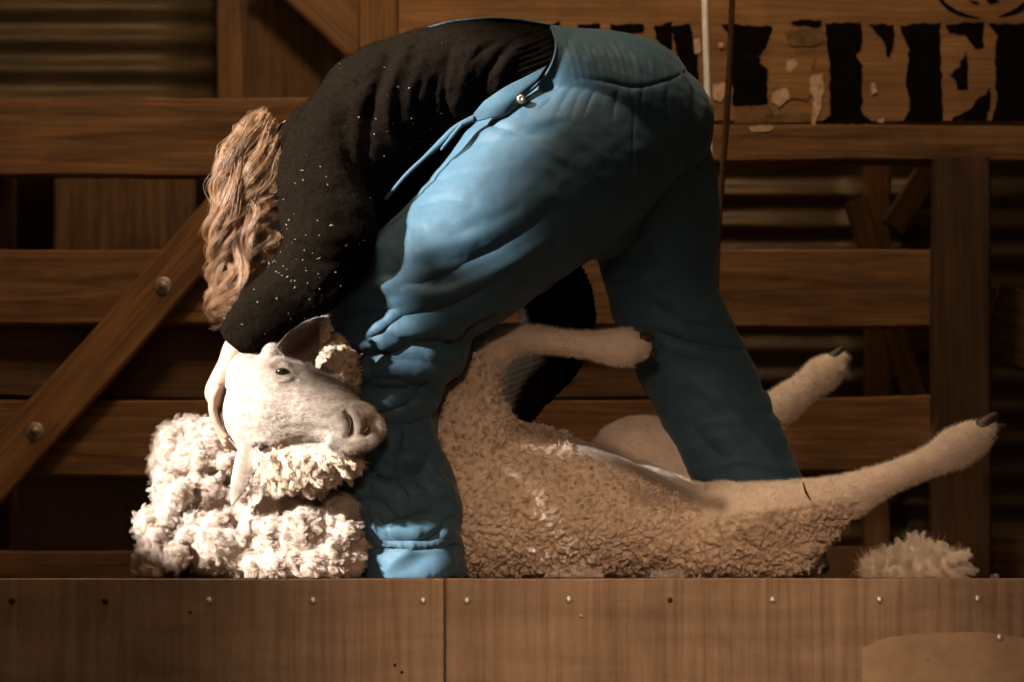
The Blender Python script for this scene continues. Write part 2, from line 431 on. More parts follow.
# unseen wall added to mask the sun; stepped opening shapes the lit patch
def sunmask():
    x0,x1=-2.66,-2.6;Z=4.4
    bm=bmesh.new()
    def bx(y0,y1,z0,z1):
        r=bmesh.ops.create_cube(bm,size=1);
        for q in r['verts']: q.co=((x0+x1)/2+q.co.x*(x1-x0),(y0+y1)/2+q.co.y*(y1-y0),(z0+z1)/2+q.co.z*(z1-z0))
    wy0,wy1,wz0,wz1=SUN_GAP
    bx(-7,wy0,-.5,Z);bx(wy1,3.0,-.5,Z);bx(wy0,wy1,-.5,wz0);bx(wy0,wy1,wz1,Z);bx(wy0,-1.995,wz0,1.83);bx(wy0,-1.875,1.46,1.58);bx(wy0,-1.88,1.0,1.085);bx(-1.62,wy1,2.12,wz1)  # extra blocks in the opening cut stray sun off body, leg and fascia
    me=bpy.data.meshes.new('wall_sunmask');bm.to_mesh(me);bm.free();tag(newobj('wall_sunmask',me,M['back'],None,False),kind='structure')
SUN_GAP=(-2.105,-1.40,1.0,2.325); sunmask()
# fascia panels
def panel(px0,px1,label,seed):
    x0,x1=P(px0,0,YF)[0],P(px1,0,YF)[0]; zt=-.0; 
    o=bar('plywood_panel',(x0,YF-.008,-.25),(x1,YF-.008,-.25),.498,.016,M['ply'],seg=40,wob=.0006,bev=.002,seed=seed)
    tag(o,label,'plywood board','plywood boards along the deck front'); return o
pl=panel(-420,443.6,'brown plywood panel along the left of the deck front, below the sheep head',1)
pr=panel(446.4,1500,'brown plywood panel along the right deck front, split veneer at lower right',2)
def nail(px,py,par,mat='nail',r=.0068):
    c=P(px,py,YF-.017)
    o=lathe('nail',[(r,.001),(r,-.0012),(r*.8,-.0024),(r*.2,-.003)],c,M[mat],None,14); keep(o,par); return o
for x,y,mt in ((12,601,'nailr'),(105,601,'nailr'),(209,601,'nail'),(313,601,'nail'),(423,601,'nail')):
    nail(x,y,pl,mt,.0068 if mt=='nail' else .006)
for x,y,mt in ((467,601,'nail'),(569,600,'nail'),(670,600,'nailr'),(773,600,'nail'),(880,600,'nail'),(978,599,'nail'),(1000,638,'nail')):
    nail(x,y,pr,mt,.0068 if mt=='nail' else .005)
for x,y in ((190,612),(395,665),(402,672)): nail(x,y,pl,'nailr',.003)
nail(581,616,pr,'nail',.004)
def poly(name,pts,Y,mat,par,th=.0012,jag=0.0,seed=0,step=4.0):
    """thin flat shape (paint, veneer) lying on a board face at depth Y, pts in px"""
    out=[]
    for i in range(len(pts)):
        a=np.array(pts[i],float);b=np.array(pts[(i+1)%len(pts)],float);n=max(1,int(np.hypot(*(b-a))/step))
        for t in range(n): out.append(a+(b-a)*t/n)
    out=np.array(out)
    if jag:
        q=np.c_[out/7.0,np.full(len(out),seed*1.7)]
        out=out+np.c_[noise(q,seed),noise(q,seed+50)]*jag*2.0
    v=[P(x,y,Y) for x,y in out]; n=len(v)
    v=v+[p-np.array([0,th,0]) for p in v]
    f=[tuple(range(n,2*n))]+[(i,(i+1)%n,n+(i+1)%n,n+i) for i in range(n)]
    me=bpy.data.meshes.new(name);me.from_pydata([tuple(p) for p in v],[],f);me.update()
    bm=bmesh.new();bm.from_mesh(me);bmesh.ops.recalc_face_normals(bm,faces=bm.faces);bm.to_mesh(me);bm.free()
    o=newobj(name,me,mat,None,False); keep(o,par); return o
vn=poly('split_veneer',[(862,648),(885,638),(925,633),(980,632),(1024,638),(1100,650),(1100,700),(862,700)],YF-.0165,M['plyedge'],pr,.0015,.6,3)
for q in ([(925,659),(936,659),(935,661),(927,662)],[(957,653),(965,653),(964,655)],[(997,657),(1006,657),(1005,660)]):
    poly('veneer_chip',q,YF-.0181,M['pale'],pr,.001,.2,5,2)

# ---- rails of the pen
YR=1.2
RG='rails of the pen behind the shearer'
def rail(px0,px1,py0,py1,Y,seed,label,mat='rail',th=.045,g=RG):
    return tag(hrail('fence_rail',px0,px1,py0,py1,Y,th,M[mat],seed),label,'rail',g)
rail(-300,396,100,178,YR,3,'top brown rail at the left, behind the shearer\'s hair')
rail(-300,690,251,325,YR,4,'brown rail crossed by the upper bolt of the diagonal brace')
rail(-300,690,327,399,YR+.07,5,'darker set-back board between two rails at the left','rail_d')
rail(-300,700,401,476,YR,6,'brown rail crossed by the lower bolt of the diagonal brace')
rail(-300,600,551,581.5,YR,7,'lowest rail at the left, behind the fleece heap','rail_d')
rail(702,931,251,328,YR,8,'upper wide rail between the rope and the square post','rail')
rail(702,931,397,472,YR,9,'wide rail behind the raised hind legs, left of the square post','rail')
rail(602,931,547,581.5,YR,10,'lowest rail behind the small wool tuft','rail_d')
rail(398,1400,127,164,YR-.03,11,'narrow ledge beam under the lettered sign board','rail',.08)
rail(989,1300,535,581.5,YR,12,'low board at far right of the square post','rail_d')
tag(bar('fence_board',V(988,320,YR),V(1300,420,YR),75*sc(YR),.035,M['rail_d'],seed=13),'dark slanting board at the right edge beside the square post','board')
post=tag(bar('fence_post',V(960,160,YR-.09),V(960,581,YR-.09),56*sc(YR),.09,M['postd'],seed=14),'dark square timber post standing in front of the rails at the right','post')
p2=tag(bar('fence_post',V(0,178,YR+.17),V(0,581,YR+.17),30*sc(YR),.06,M['rail_d'],seed=15),'dim timber post at the left edge behind the rails','post')
p3=tag(bar('fence_post',V(379,-60,YR-.03),V(379,99,YR-.03),38*sc(YR),.05,M['brace'],seed=16),'short brown upright above the shearer\'s shoulder, left of the sign','post')
# diagonal brace with bolts
br=tag(bar('diagonal_brace',V(235,206,YR-.06),V(-90,570,YR-.06),47*sc(YR),.04,M['brace'],seed=17),'brown diagonal timber brace with two bolts at the left','brace')
def bolt(px,py):
    c=P(px,py,YR-.081)
    w=lathe('washer',[(.022,.002),(.022,-.002),(.018,-.003),(.010,-.003)],c,M['bolt'],None,24); keep(w,br)
    n=lathe('bolt_nut',[(.0125,-.003),(.0125,-.009),(.011,-.011),(.006,-.0112),(.006,-.016),(.003,-.017)],c,M['bolt'],None,6); keep(n,br)
bolt(163,286); bolt(35,431)
# upper-left background
def corr(px0,px1,py0,py1,Y,period,label,ampl=.011):
    x0,x1=P(px0,0,Y)[0],P(px1,0,Y)[0];z0,z1=P(0,py1,Y)[2],P(0,py0,Y)[2];cx,cz=(x0+x1)/2,(z0+z1)/2
    n=int((z1-z0)/.004);v=[];f=[];m=9
    for s in (0,1):
        for i in range(n+1):
            z=z0+(z1-z0)*i/n
            for j in range(m):
                x=x0+(x1-x0)*j/(m-1)
                v.append((x-cx,math.cos(2*math.pi*z/period)*ampl+s*.0012,z-cz))
    T=(n+1)*m
    for i in range(n):
        for j in range(m-1):
            a=i*m+j;f.append((a,a+1,a+m+1,a+m));f.append((T+a,T+a+m,T+a+m+1,T+a+1))
    for i in range(n):
        for a in (i*m,i*m+m-1): f.append((a,a+m,T+a+m,T+a))
    for j in range(m-1):
        for a in (j,n*m+j): f.append((a,a+1,T+a+1,T+a))
    o=mk('corrugated_sheet',v,f,M['iron']); o.location=(cx,Y,cz)
    return tag(o,label,'metal sheet','corrugated iron on the shed wall')
YC=1.9
corr(-300,219,-120,100+60,YC,31*sc(YC),'corrugated iron sheet high at the left')
corr(600,864,120,581,YC,31*sc(YC),'corrugated iron sheet seen between the rails right of the rope')
corr(866,1400,120,581,YC,31*sc(YC),'corrugated iron sheet beyond the square post at the right')
tag(bar('wall_board',V(230,-120,YC-.1),V(230,250,YC-.1),26*sc(YC),.04,M['rail'],seed=21),'upright batten beside the upper corrugated sheet','board')
tag(bar('wall_board',V(305,-120,YC-.02),V(305,250,YC-.02),130*sc(YC),.03,M['rail_d'],seed=22),'wide dark board right of the upper corrugated sheet','board')
tag(bar('wall_board',V(270,-55,YC-.16),V(430,95,YC-.16),60*sc(YC),.03,M['rail'],seed=23),'slanting board high above the shearer\'s shoulder','board')
tag(bar('wall_board',V(125,170,YC-.1),V(125,270,YC-.1),140*sc(YC),.03,M['rail_d'],seed=24),'dark board in the gap under the top left rail','board')
tag(bar('wall_board',V(877,150,YC-.1),V(877,581,YC-.1),26*sc(YC),.04,M['rail'],seed=25),'upright batten between the two far corrugated sheets','board')
tag(bar('wooden_stick',V(855,200,YC-.2),V(928,440,YC-.2),22*sc(YC),.03,M['rail'],seed=26),'thin leaning stick behind the rails left of the square post','stick')
tag(bar('wall_board',V(945,150,YC-.25),V(893,228,YC-.25),26*sc(YC),.03,M['rail_d'],seed=27),'short slanting board under the ledge beam by the square post','board')
# ---- sign board with letters
YS=YR-.02
sg=tag(hrail('sign_board',399,1500,-140,124,YS,.03,M['sign'],31,wob=.001),'old timber sign board with worn black stencil lettering','sign')
ys=YS-.0165
L=[ # stencil letters, as worn as they are
 ('letter',[(672,26),(690,24),(697,60),(701,100),(704,122),(690,122),(684,90),(676,60)]),
 ('letter',[(722,26),(735,24),(772,26),(770,35),(766,48),(757,56),(767,64),(768,104),(732,106),(733,60),(730,36)]),
 ('letter',[(789,24),(802,19),(821,20),(821,26),(803,27)]),
 ('letter',[(825,23),(861,23),(863,44),(857,56),(862,66),(862,112),(874,124),(820,124),(830,114),(829,60)]),
 ('letter',[(869,24),(893,24),(893,40),(890,58),(886,57),(884,42)]),
 ('letter',[(898,25),(941,23),(940,50),(942,80),(943,121),(903,122),(910,110),(906,80),(910,50)]),
 ('letter',[(946,24),(984,22),(983,48),(976,49),(966,36),(950,32)]),
 ('letter',[(966,52),(968,72),(967,90),(960,91),(955,80),(949,76),(960,66)]),
 ('letter',[(990,88),(989,105),(986,121),(954,121),(952,117),(970,110),(980,98)]),
 ('letter',[(988,24),(1060,22),(1060,121),(990,121),(993,112),(997,100),(995,60),(997,34)]),
 ('letter',[(545,25),(560,21),(562,32),(545,32)]),('letter',[(578,24),(600,23),(600,32),(578,32)]),('letter',[(610,25),(643,24),(643,32),(612,32)]),
 ('letter',[(653,26),(672,22),(672,50),(662,50)]),
]
for i,(nm,pts) in enumerate(L): poly(nm,pts,ys,M['paint'],sg,.001,1.3,40+i,3)
def arc(cx,cy,rx,ry,a0,a1,w,n=18):
    o=[];i_=[]
    for k in range(n+1):
        a=math.radians(a0+(a1-a0)*k/n);q=w*math.sin(math.pi*k/n)+.6
        o.append((cx+(rx+q/2)*math.cos(a),cy+(ry+q/2)*math.sin(a)));i_.append((cx+(rx-q/2)*math.cos(a),cy+(ry-q/2)*math.sin(a)))
    return o+i_[::-1]
poly('emblem_ring',arc(985,-12,48,30,95,178,4),ys,M['paint'],sg,.001,.3,60,3)
poly('emblem_ring',arc(985,-12,48,30,10,75,5),ys,M['paint'],sg,.001,.3,61,3)
poly('emblem_mark',[(968,0),(976,1),(980,4),(972,3)],ys,M['paint'],sg,.001,.2,62,3)
poly('emblem_mark',[(984,-2),(996,-2),(1000,2),(990,4)],ys,M['paint'],sg,.001,.2,63,3)
for i,(pts,mt) in enumerate([
 ([(734,107),(768,105),(775,115),(812,113),(815,122),(735,123)],'fade'),
 ([(785,34),(800,28),(822,28),(825,40),(818,46),(790,46)],'fade'),
 ([(770,52),(790,48),(800,60),(815,55),(812,70),(818,80),(806,100),(790,98),(780,86),(772,104),(769,70),(760,62)],'sign2'),
 ([(786,62),(794,58),(798,64),(790,72),(785,70)],'pale'),
 ([(812,76),(822,74),(824,90),(820,110),(815,126),(811,124),(814,100),(809,86)],'pale'),
 ([(772,92),(786,88),(790,98),(780,106),(771,102)],'pale'),
 ([(713,84),(724,82),(726,92),(722,102),(714,100)],'pale'),
 ([(694,40),(700,38),(701,52),(695,54)],'pale'),
 ([(749,127),(762,125),(774,127),(770,132),(752,132)],'pale2'),
 ([(870,84),(876,82),(877,92),(872,94)],'pale'),([(877,119),(884,118),(884,123),(877,123)],'pale'),
 ([(718,43),(723,43),(723,48),(719,48)],'pale'),
 ]):
    if mt=='pale2': poly('paint_chip',pts,YR-.071,M['pale'],sg,.001,.8,80+i,3)
    else: poly('paint_patch',pts,ys-.0011-i*.0003,{'fade':M['fade'],'pale':M['pale'],'sign2':M['sign']}[mt],sg,.0008,1.0,80+i,3)

# ---- shearing rod and rope
YD=.55
def tube(name,pts,r,mat,par=None,n=10):
    pts=spline(pts,6) if len(pts)>2 else np.array(pts)
    rad=np.full((1,len(pts)),r) if np.ndim(r)==0 else np.interp(np.linspace(0,1,len(pts)),np.linspace(0,1,len(r)),r)[None,:]
    me=strands(name,np.array(pts)[None],rad,n)
    bm=bmesh.new();bm.from_mesh(me);bmesh.ops.holes_fill(bm,edges=[e for e in bm.edges if e.is_boundary],sides=0);bmesh.ops.recalc_face_normals(bm,faces=bm.faces);bm.to_mesh(me);bm.free()
    o=newobj(name,me,mat,None); 
    if par: keep(o,par)
    return o
rod=tube('metal_rod',[P(703.5,-150,YD),P(705,0,YD),P(709.5,150,YD),P(713,296,YD)],3.6*sc(YD),M['rod'],None,16)
tag(rod,'thin bright metal rod hanging down behind the shearer\'s hip','rod')
# twisted rope: three strands
c_=spline([P(734,-150,YD+.1),P(732,0,YD+.1),P(727,110,YD+.1),P(719,220,YD+.1),P(715,300,YD+.1)],60)
vs=[]
for k in range(3):
    L_=np.cumsum(np.r_[0,np.linalg.norm(np.diff(c_,axis=0),axis=1)]); ph=L_/.035*2*np.pi+k*2*np.pi/3
    vs.append(c_+np.c_[np.cos(ph),np.sin(ph),np.zeros_like(ph)]*.0035)
rp=newobj('rope',strands('rope',np.array(vs),np.full((3,len(c_)),.0042),8),M['rope']); tag(rp,'dark twisted rope hanging beside the metal rod','rope')

# ================================================================== the shearer
def fingerchain(pts,r0,r1):
    k=len(pts); return loft([(p[0],p[1],p[2],r0+(r1-r0)*i/(k-1)) for i,p in enumerate(pts)],n=14,sub=5)
skinparts=[
 # head hanging down, face turned to the ground and the sheep
 ell(254,184,-.02,34,32,48,.08), ell(266,205,-.03,26,30,38,.1),
 loft([(325,138,-.02,30,32),(298,145,-.03,27,30),(272,160,-.03,28,30)],sub=6),
 # trunk and hips (under the clothes)
 loft([(316,150,-.02,34,70),(360,135,0,50,85),(430,110,0,50,82),(510,88,0,42,72),(570,92,.02,52,78),(620,118,.03,62,80),(640,140,.04,50,60)],sub=6),
 # left arm
 loft([(338,145,-.17,34,30),(332,190,-.24,30,30),(322,238,-.29,25,25),(292,290,-.28,22,22),(255,328,-.26,17,16),(238,348,-.25,14.5,13.5),(230,366,-.25,13,12),(222,382,-.25,13,17),(217,394,-.25,12.5,20),(218,404,-.25,8,19)],sub=7),
 # right arm
 loft([(365,165,.16,34,30),(440,215,.20,30,30),(520,268,.22,26,26),(560,318,.22,22,22),(540,368,.2,20,20),(512,405,.18,15,14),(500,424,.17,13,15),(494,438,.16,10,17)],sub=7),
 # legs
 loft([(600,130,-.04,62),(545,190,-.1,58),(465,255,-.17,50),(400,305,-.17,40),(385,360,-.14,34),(388,430,-.13,30),(396,500,-.13,24),(402,545,-.13,22)],sub=6),
 loft([(640,140,.09,58),(660,230,.13,55),(672,300,.15,46),(695,360,.17,38),(722,430,.18,34),(758,500,.18,28),(785,545,.18,24)],sub=6),
]
# left hand: back of the hand to the left, fingers pointing down round the poll of the sheep
for i,(y0,len_) in enumerate(((-.288,.80),(-.266,.96),(-.242,1.04),(-.219,.98))):
    dy=y0
    pts=[(217,388,dy),(213,399,dy),(213,412,dy+.002),(216+.6*i,412+12*len_,dy+.004),(221+.5*i,412+24*len_,dy+.006),(226,412+31*len_,dy+.006)]
    skinparts.append(fingerchain(pts,5.0,3.6))
skinparts.append(fingerchain([(228,368,-.225),(232,384,-.205),(240,398,-.193),(249,408,-.19)],6,4.2))
# right hand, closed round the handpiece beyond the sheep's chest
for i in range(4):
    y0=.115+.022*i
    skinparts.append(fingerchain([(493,436,y0),(489,448,y0),(482,456,y0),(475,454,y0),(473,448,y0)],4.8,3.6))
skinparts.append(fingerchain([(500,428,.115),(487,432,.10),(478,440,.10),(474,445,.102)],5.6,4.2))
# feet
for fx,fy in ((402,-.13),(790,.18)):
    skinparts.append(loft([(fx,548,fy,20,19),(fx-2,568,fy,13,18),(fx-18,571,fy,7,17)],sub=6))
# face: nose, chin, brow, ears
skinparts+= [ell(291,214,-.03,8,6,7),ell(281,236,-.03,13,14,9),ell(285,205,-.03,8,18,14),ell(262,190,-.105,7,4,11,.4),ell(262,190,.045,7,4,11,.4),ell(287,226,-.03,6,10,4)]
me=fuse(skinparts,.0032,3,.5)
folds(me,[([(238,350),(234,366)],2,-.6),([(221,384),(216,396)],2,.8)])
person=newobj('person',me,M['skin'])
tag(person,'person bending over in dark sweater and blue overalls, holding a sheep\'s head','person')
for yy in (-.062,.002):
    e=lathe('eye',[(.003,.004),(.010,.002),(.012,0),(.009,-.004),(.002,-.006)],P(291,203,yy),M['eye'],None,14); keep(e,person)

# ---- sweater
sw=[ loft([(548,76,.0,44,80),(505,78,0,52,90),(470,84,0,61,96),(420,104,0,68,103),(372,124,-.01,68,108),(335,140,-.02,50,100),(310,146,-.02,38,62),(297,150,-.02,30,48)],sub=8),
 loft([(362,128,-.11,56,52),(338,160,-.19,56,48),(326,200,-.25,49,44),(330,240,-.29,46,40),(306,282,-.29,39,34),(272,308,-.28,32,28),(247,330,-.27,26,24),(235.5,341,-.26,21.5,20)],sub=8,cap=(True,True),flat=(False,True)),
 loft([(365,165,.13,50,45),(440,215,.18,42,42),(520,262,.2,40,40),(556,300,.2,38,36),(550,350,.2,36,31),(523,390,.19,28,24),(508,416,.18,22,20)],sub=8,flat=(False,True)) ]
me=fuse(sw,.0042,8,.5)
folds(me,[
 ([(392,50),(372,105),(368,165),(385,215)],6,-14),([(412,40),(390,90),(388,140),(400,180)],6,8),([(350,90),(345,140),(372,185),(395,215)],10,-7),
 ([(430,45),(415,80),(405,130),(412,170)],7,5),([(455,40),(438,80),(425,130),(430,165)],5,-7),([(480,42),(462,80),(455,120),(455,140)],5,6),
 ([(515,40),(495,62),(480,90),(470,122)],4,-10),([(540,38),(515,50),(500,64)],4,5),([(450,60),(445,90),(448,125)],3.5,-7),([(420,80),(415,110),(425,150)],4,-8),([(500,40),(478,52),(466,70)],3,-6),([(530,48),(505,65),(495,90),(487,108)],5,5),
 ([(280,195),(300,215),(335,225)],6,-7),([(285,230),(310,240),(350,238)],6,6),([(290,255),(320,262),(360,262)],6,-7),([(283,180),(315,185),(350,175)],8,5),
 ([(262,290),(290,300),(310,310)],5,4),([(240,318),(262,328),(280,334)],4,-4),([(300,135),(320,150),(350,150)],8,5),
 ([(225,336),(240,345),(254,350)],3,2),([(300,160),(330,120),(370,95)],10,5),([(320,300),(345,270),(375,240)],6,-4)])
v=getv(me);n=getn(me);px,py=proj(v)
# knit ribs at the hem, plus soft unevenness
hem=ss(505,520,px+ (py-60)*.25)*ss(.2,-.1,n[:,1])
rib=np.sin((px*.35+py*1.0)*1.05)
v+=n*(hem*rib*.0022)[:,None]
v+=n*(fbm(v*22,3,3)*.0035+fbm(v*120,2,5)*.0012)[:,None]
cuff=ss(262,240,px)*ss(318,335,py)
v+=n*(cuff*np.sin((px+py*-.8)*1.6)*.0006)[:,None]
setv(me,v)
swo=newobj('sweater',me,M['knit'],person)
p,nn,_=surface_samples(me,34000); p0=p
fz=newobj('sweater_fuzz',grow('sweater_fuzz',p,nn,.0055,.00022,curl=.003,cf=200,K=4,jit=.6),M['knit'],swo); tag(fz,kind='stuff')
pxs,pys=proj(p); 
# shorn wool bits stuck on the knit
wgt=(np.exp(-((pxs-300)/70)**2-((pys-260)/60)**2)+.25*np.exp(-((pxs-400)/60)**2-((pys-120)/60)**2))
ii=RNG.choice(len(p),190,p=wgt/wgt.sum())
big=RNG.random(190)**6
me2=grow('lint',p[ii]+nn[ii]*.003,nn[ii],.0012+.006*big,.0005,curl=.004,cf=260,K=4,jit=1.2)
lo=newobj('wool_lint',me2,M['lint'],swo); tag(lo,'pale bits of wool stuck to the knit',kind='stuff')

# ---- overalls
ov=[
 # seat and waist
 loft([(455,72,0,52,96),(500,76,0,50,92),(540,84,0,55,90),(585,100,.01,69,94),(625,116,.02,75,96),(650,128,.04,62,84)],sub=8,cap=(False,True)),
 # left leg
 loft([(620,128,-.03,74,66),(575,160,-.08,88,72),(540,186,-.11,88,72),(500,222,-.15,80,68),(462,256,-.17,73,64),(425,285,-.18,68,60),(402,312,-.17,72,56),(400,345,-.15,66,50),(392,382,-.13,49,44),(386,430,-.13,48,42),(387,472,-.13,57,43),(400,498,-.13,54,44),(405,520,-.13,53,44),(408,540,-.13,48,42),(414,560,-.13,47,41),(415.5,577.5,-.13,47,41)],sub=8,cap=(True,True),flat=(False,True)),
 # right leg
 loft([(640,132,.06,60,66),(648,180,.09,66,66),(655,225,.12,63,60),(663,290,.14,52,54),(678,335,.15,51,50),(700,378,.165,50,46),(722,425,.175,50,42),(742,470,.18,49,40),(758,505,.18,47,38),(775,540,.18,45,36),(783,577,.18,44,36)],sub=8,flat=(False,True)),
 ell(600,215,.02,40,50,42),
]
me=fuse(ov,.0042,10,.5)
# cut the upper edge of the overalls along the side opening
v=getv(me)
px,py=proj(v)
edge=[(560,-20),(548,20),(552,32),(555,44),(553,58),(546,72),(534,86),(518,99),(497,111),(470,122),(438,152),(410,184),(392,210)]
ey=np.array([e[1] for e in edge],float);ex=np.array([e[0] for e in edge],float)
cutx=np.interp(py,ey,ex)
kill=(px<cutx)&(py<205)&(v[:,1]<.3)
bm=bmesh.new();bm.from_mesh(me);bm.verts.ensure_lookup_table()
bmesh.ops.delete(bm,geom=[bm.verts[i] for i in np.nonzero(kill)[0]],context='VERTS')
bm.to_mesh(me);bm.free();me.update()
S=[
 # thigh: long diagonal tension folds from knee up to crotch
 ([(410,262),(470,258),(520,235),(560,205)],7,-6),([(415,250),(470,240),(520,215)],6,4),
 ([(400,300),(450,292),(510,262),(545,240)],7,7),([(395,288),(440,278),(500,245)],5,-5),
 ([(352,322),(400,318),(450,305),(500,278)],7,-7),
 ([(500,315),(470,330),(462,345)],8,-9),([(455,330),(430,325),(395,330)],7,7),
 # knee
 ([(340,300),(365,290),(395,287),(420,292)],8,8),([(335,318),(370,312),(400,308)],6,-7),([(345,335),(375,342),(400,345)],8,7),
 ([(350,355),(390,350),(430,340),(465,345)],6,-6),([(360,372),(395,368),(440,372)],7,7),([(375,392),(400,385),(430,388)],6,-6),
 ([(385,408),(405,402),(432,405)],7,5),([(370,420),(395,425),(430,418)],6,-5),
 # shin
 ([(372,445),(400,462),(425,440)],7,8),([(355,455),(385,480),(425,470)],6,-8),([(340,478),(360,490),(375,510)],8,9),([(352,500),(380,500),(400,520)],5,-7),
 ([(395,500),(425,488),(448,500)],8,8),([(385,525),(420,515),(455,520)],6,-7),([(365,520),(395,530),(450,535)],6,5),([(430,450),(418,480),(440,500)],5,-6),
 ([(370,488),(372,520),(385,548)],3,-3),
 ([(366,334),(380,326),(396,316)],4,7),([(374,380),(390,380),(408,386)],4,6),([(343,484),(356,497),(370,514)],5,7),
 ([(388,461),(410,460),(430,470),(453,500)],4,6),([(400,498),(414,489),(429,486)],3,-5),([(368,415),(407,402),(432,377)],4,-6),
 ([(385,538),(428,538),(453,513)],4,-6),([(350,430),(372,440),(384,452)],4,6),([(345,345),(362,362),(372,378)],4,6),([(425,350),(440,358),(462,352)],4,5),
 ([(352,541),(405,546),(461,542)],1.6,5),([(405,430),(396,470),(410,500)],3,-4),([(372,484),(376,505),(392,535)],1.3,-2.5),
 # cuff
 ([(352,541),(380,546),(420,548),(460,544)],2.5,-4),([(360,562),(410,566),(462,562)],9,2.5),
 # upper thigh pulls under the side button
 ([(430,172),(460,152),(500,140),(540,135)],4,-4),([(440,140),(480,134),(530,140),(570,165)],5,3.5),([(425,190),(450,178),(480,172)],4,-3),
 ([(480,118),(500,124),(530,125),(565,118)],4,4),([(490,128),(520,135),(560,155)],3.5,-3.5),
 ([(415,205),(440,200),(480,205)],5,-2.5),([(415,225),(460,222),(520,200)],8,2.5),
 # seat seam and waistband line
 ([(630,84),(633,110),(632,150),(630,195)],1.8,-3.2),([(575,78),(605,82),(635,88),(670,80),(694,66)],2.2,-4),
 ([(575,30),(562,60),(553,85),(545,110)],5,-3),
 ([(690,100),(700,145),(690,180)],3,-2.5),([(684,146),(698,141)],1.6,-2.5),([(684,146),(686,180),(692,205)],1.6,-2.5),
 # right leg
 ([(585,270),(620,260),(660,240)],7,-5),([(600,285),(635,285),(680,270)],7,4),([(640,200),(660,260),(700,300)],7,3),([(650,300),(680,320),(720,330)],7,-5),
 ([(655,330),(700,345),(745,352)],5,-6),([(665,345),(700,352),(735,365)],6,5),([(690,380),(720,400),(750,440)],8,5),([(690,420),(715,450),(760,470)],7,-4),
 ([(700,470),(740,460),(785,470)],5,4),([(610,240),(600,262),(585,272)],6,-5),
]
# gathered elastic pleats at the back waist
for i in range(17):
    x=574+i*7.0; top=34+abs(i-8)*.3
    j=math.sin(i*2.7)*3;S.append(([(x-12+j,38+i*.6+abs(j)*2),(x-3-j*.5,60),(x+3+j*.4,82-(i-8)*.3)],1.4+.5*abs(math.sin(i*1.9)),2.0+1.4*math.sin(i*3.1))); 
for i in range(12):
    x=560+i*11.5; S.append(([(x+2,88),(x-1+(i-6)*1.2,100),(x-3+(i-6)*3,112+14*abs(math.sin(i*2.3)))],2.0+.8*math.sin(i*1.7),-1.8-1.2*math.sin(i*2.9)))
# short tension pulls off the side seam
for i in range(7):
    S.append(([(412+i*3,210-i*12),(425+i*4,205-i*12),(442+i*4,203-i*12)],1.6,-1.6))
S=[(a,b*(.85 if a[0][1]>270 else 1),c*(1.6 if a[0][1]>270 else 1.15)) for a,b,c in S]
folds(me,S)
v=getv(me);n=getn(me);px,py=proj(v)
lowleg=ss(260,330,py)
q=v*np.array([9,9,16]);r1=1-np.abs(noise(q+noise3(v*7,9)*.8,4))*2.2
v+=n*((r1*.0055*lowleg+r1*.0015)*.9+fbm(v*30,3,8)*.0011)[:,None]
setv(me,v)
ovo=newobj('overalls',me,M['blue'],person)
so=ovo.modifiers.new('thick','SOLIDIFY'); so.thickness=.0045; so.offset=1
def strip(name,pts,width,mat,par,thick=.003,facing=(0,-1,0)):
    """cloth strip along 3-D pts"""
    c=spline(pts,8);T=np.gradient(c,axis=0);T/=np.linalg.norm(T,axis=1)[:,None];fc=np.array(facing,float)
    v=[];f=[];m=len(c);w=np.full(m,width) if np.ndim(width)==0 else np.interp(np.linspace(0,1,m),np.linspace(0,1,len(width)),width)
    for i in range(m):
        s=np.cross(T[i],fc);s/=np.linalg.norm(s);nn=np.cross(s,T[i])
        for a,b in ((-.5,-.5),(0,-.6),(.5,-.5),(.5,.5),(0,.6),(-.5,.5)): v.append(c[i]+s*a*w[i]+nn*b*thick)
    for i in range(m-1):
        for j in range(6): f.append((i*6+j,i*6+(j+1)%6,(i+1)*6+(j+1)%6,(i+1)*6+j))
    f.append(tuple(range(6))[::-1]);f.append(tuple((m-1)*6+j for j in range(6)))
    o=mk(name,v,f,mat);keep(o,par);return o
# straps running over the back
strip('strap',[P(565,31,-.05),P(545,26,-.05),P(500,20,-.05),P(450,24,-.05),P(415,35,-.05),P(385,49,-.05),P(345,71,-.06)],.035,M['blue'],ovo,.004,(0,0,1))
strip('strap',[P(565,31,.07),P(545,26,.07),P(500,20.5,.07),P(450,24,.07),P(415,35,.07),P(385,49,.07),P(345,71,.07)],.035,M['blue'],ovo,.004,(0,0,1))
# front panel showing through the side opening, and its twisted edge along the chest
def patch(name,rows,mat,par,thick=.004,nu=16,nv=8):
    """cloth patch through rows of 3-D points"""
    R=[spline(r,nv) for r in rows];R=np.array(R);U=np.array([spline(R[:,j],nu) for j in range(R.shape[1])])
    a,b=U.shape[:2];v=U.reshape(-1,3);f=[(i*b+j,i*b+j+1,(i+1)*b+j+1,(i+1)*b+j) for i in range(a-1) for j in range(b-1)]
    o=mk(name,v,f,mat);m=o.modifiers.new('t','SOLIDIFY');m.thickness=thick;keep(o,par);return o
yb=-.205
patch('front_panel',[[P(546,66,yb+.02),P(537,80,yb+.008),P(520,104,yb+.006)],[P(527,76,yb+.006),P(516,95,yb-.006),P(503,115,yb-.006)],[P(505,87,yb-.002),P(496,104,yb-.012),P(486,119,yb-.014)],[P(484,101,yb-.004),P(475,112,yb-.012),P(468,123,yb-.012)]],M['blue'],ovo)
strip('bib_edge',[P(474,118,yb-.015),P(455,128,yb-.018),P(440,143,yb-.02),P(424,158,yb-.03),P(405,176,yb-.035),P(385,200,yb-.035)],[.012,.010,.012,.007,.007,.005],M['blue'],ovo,.004)
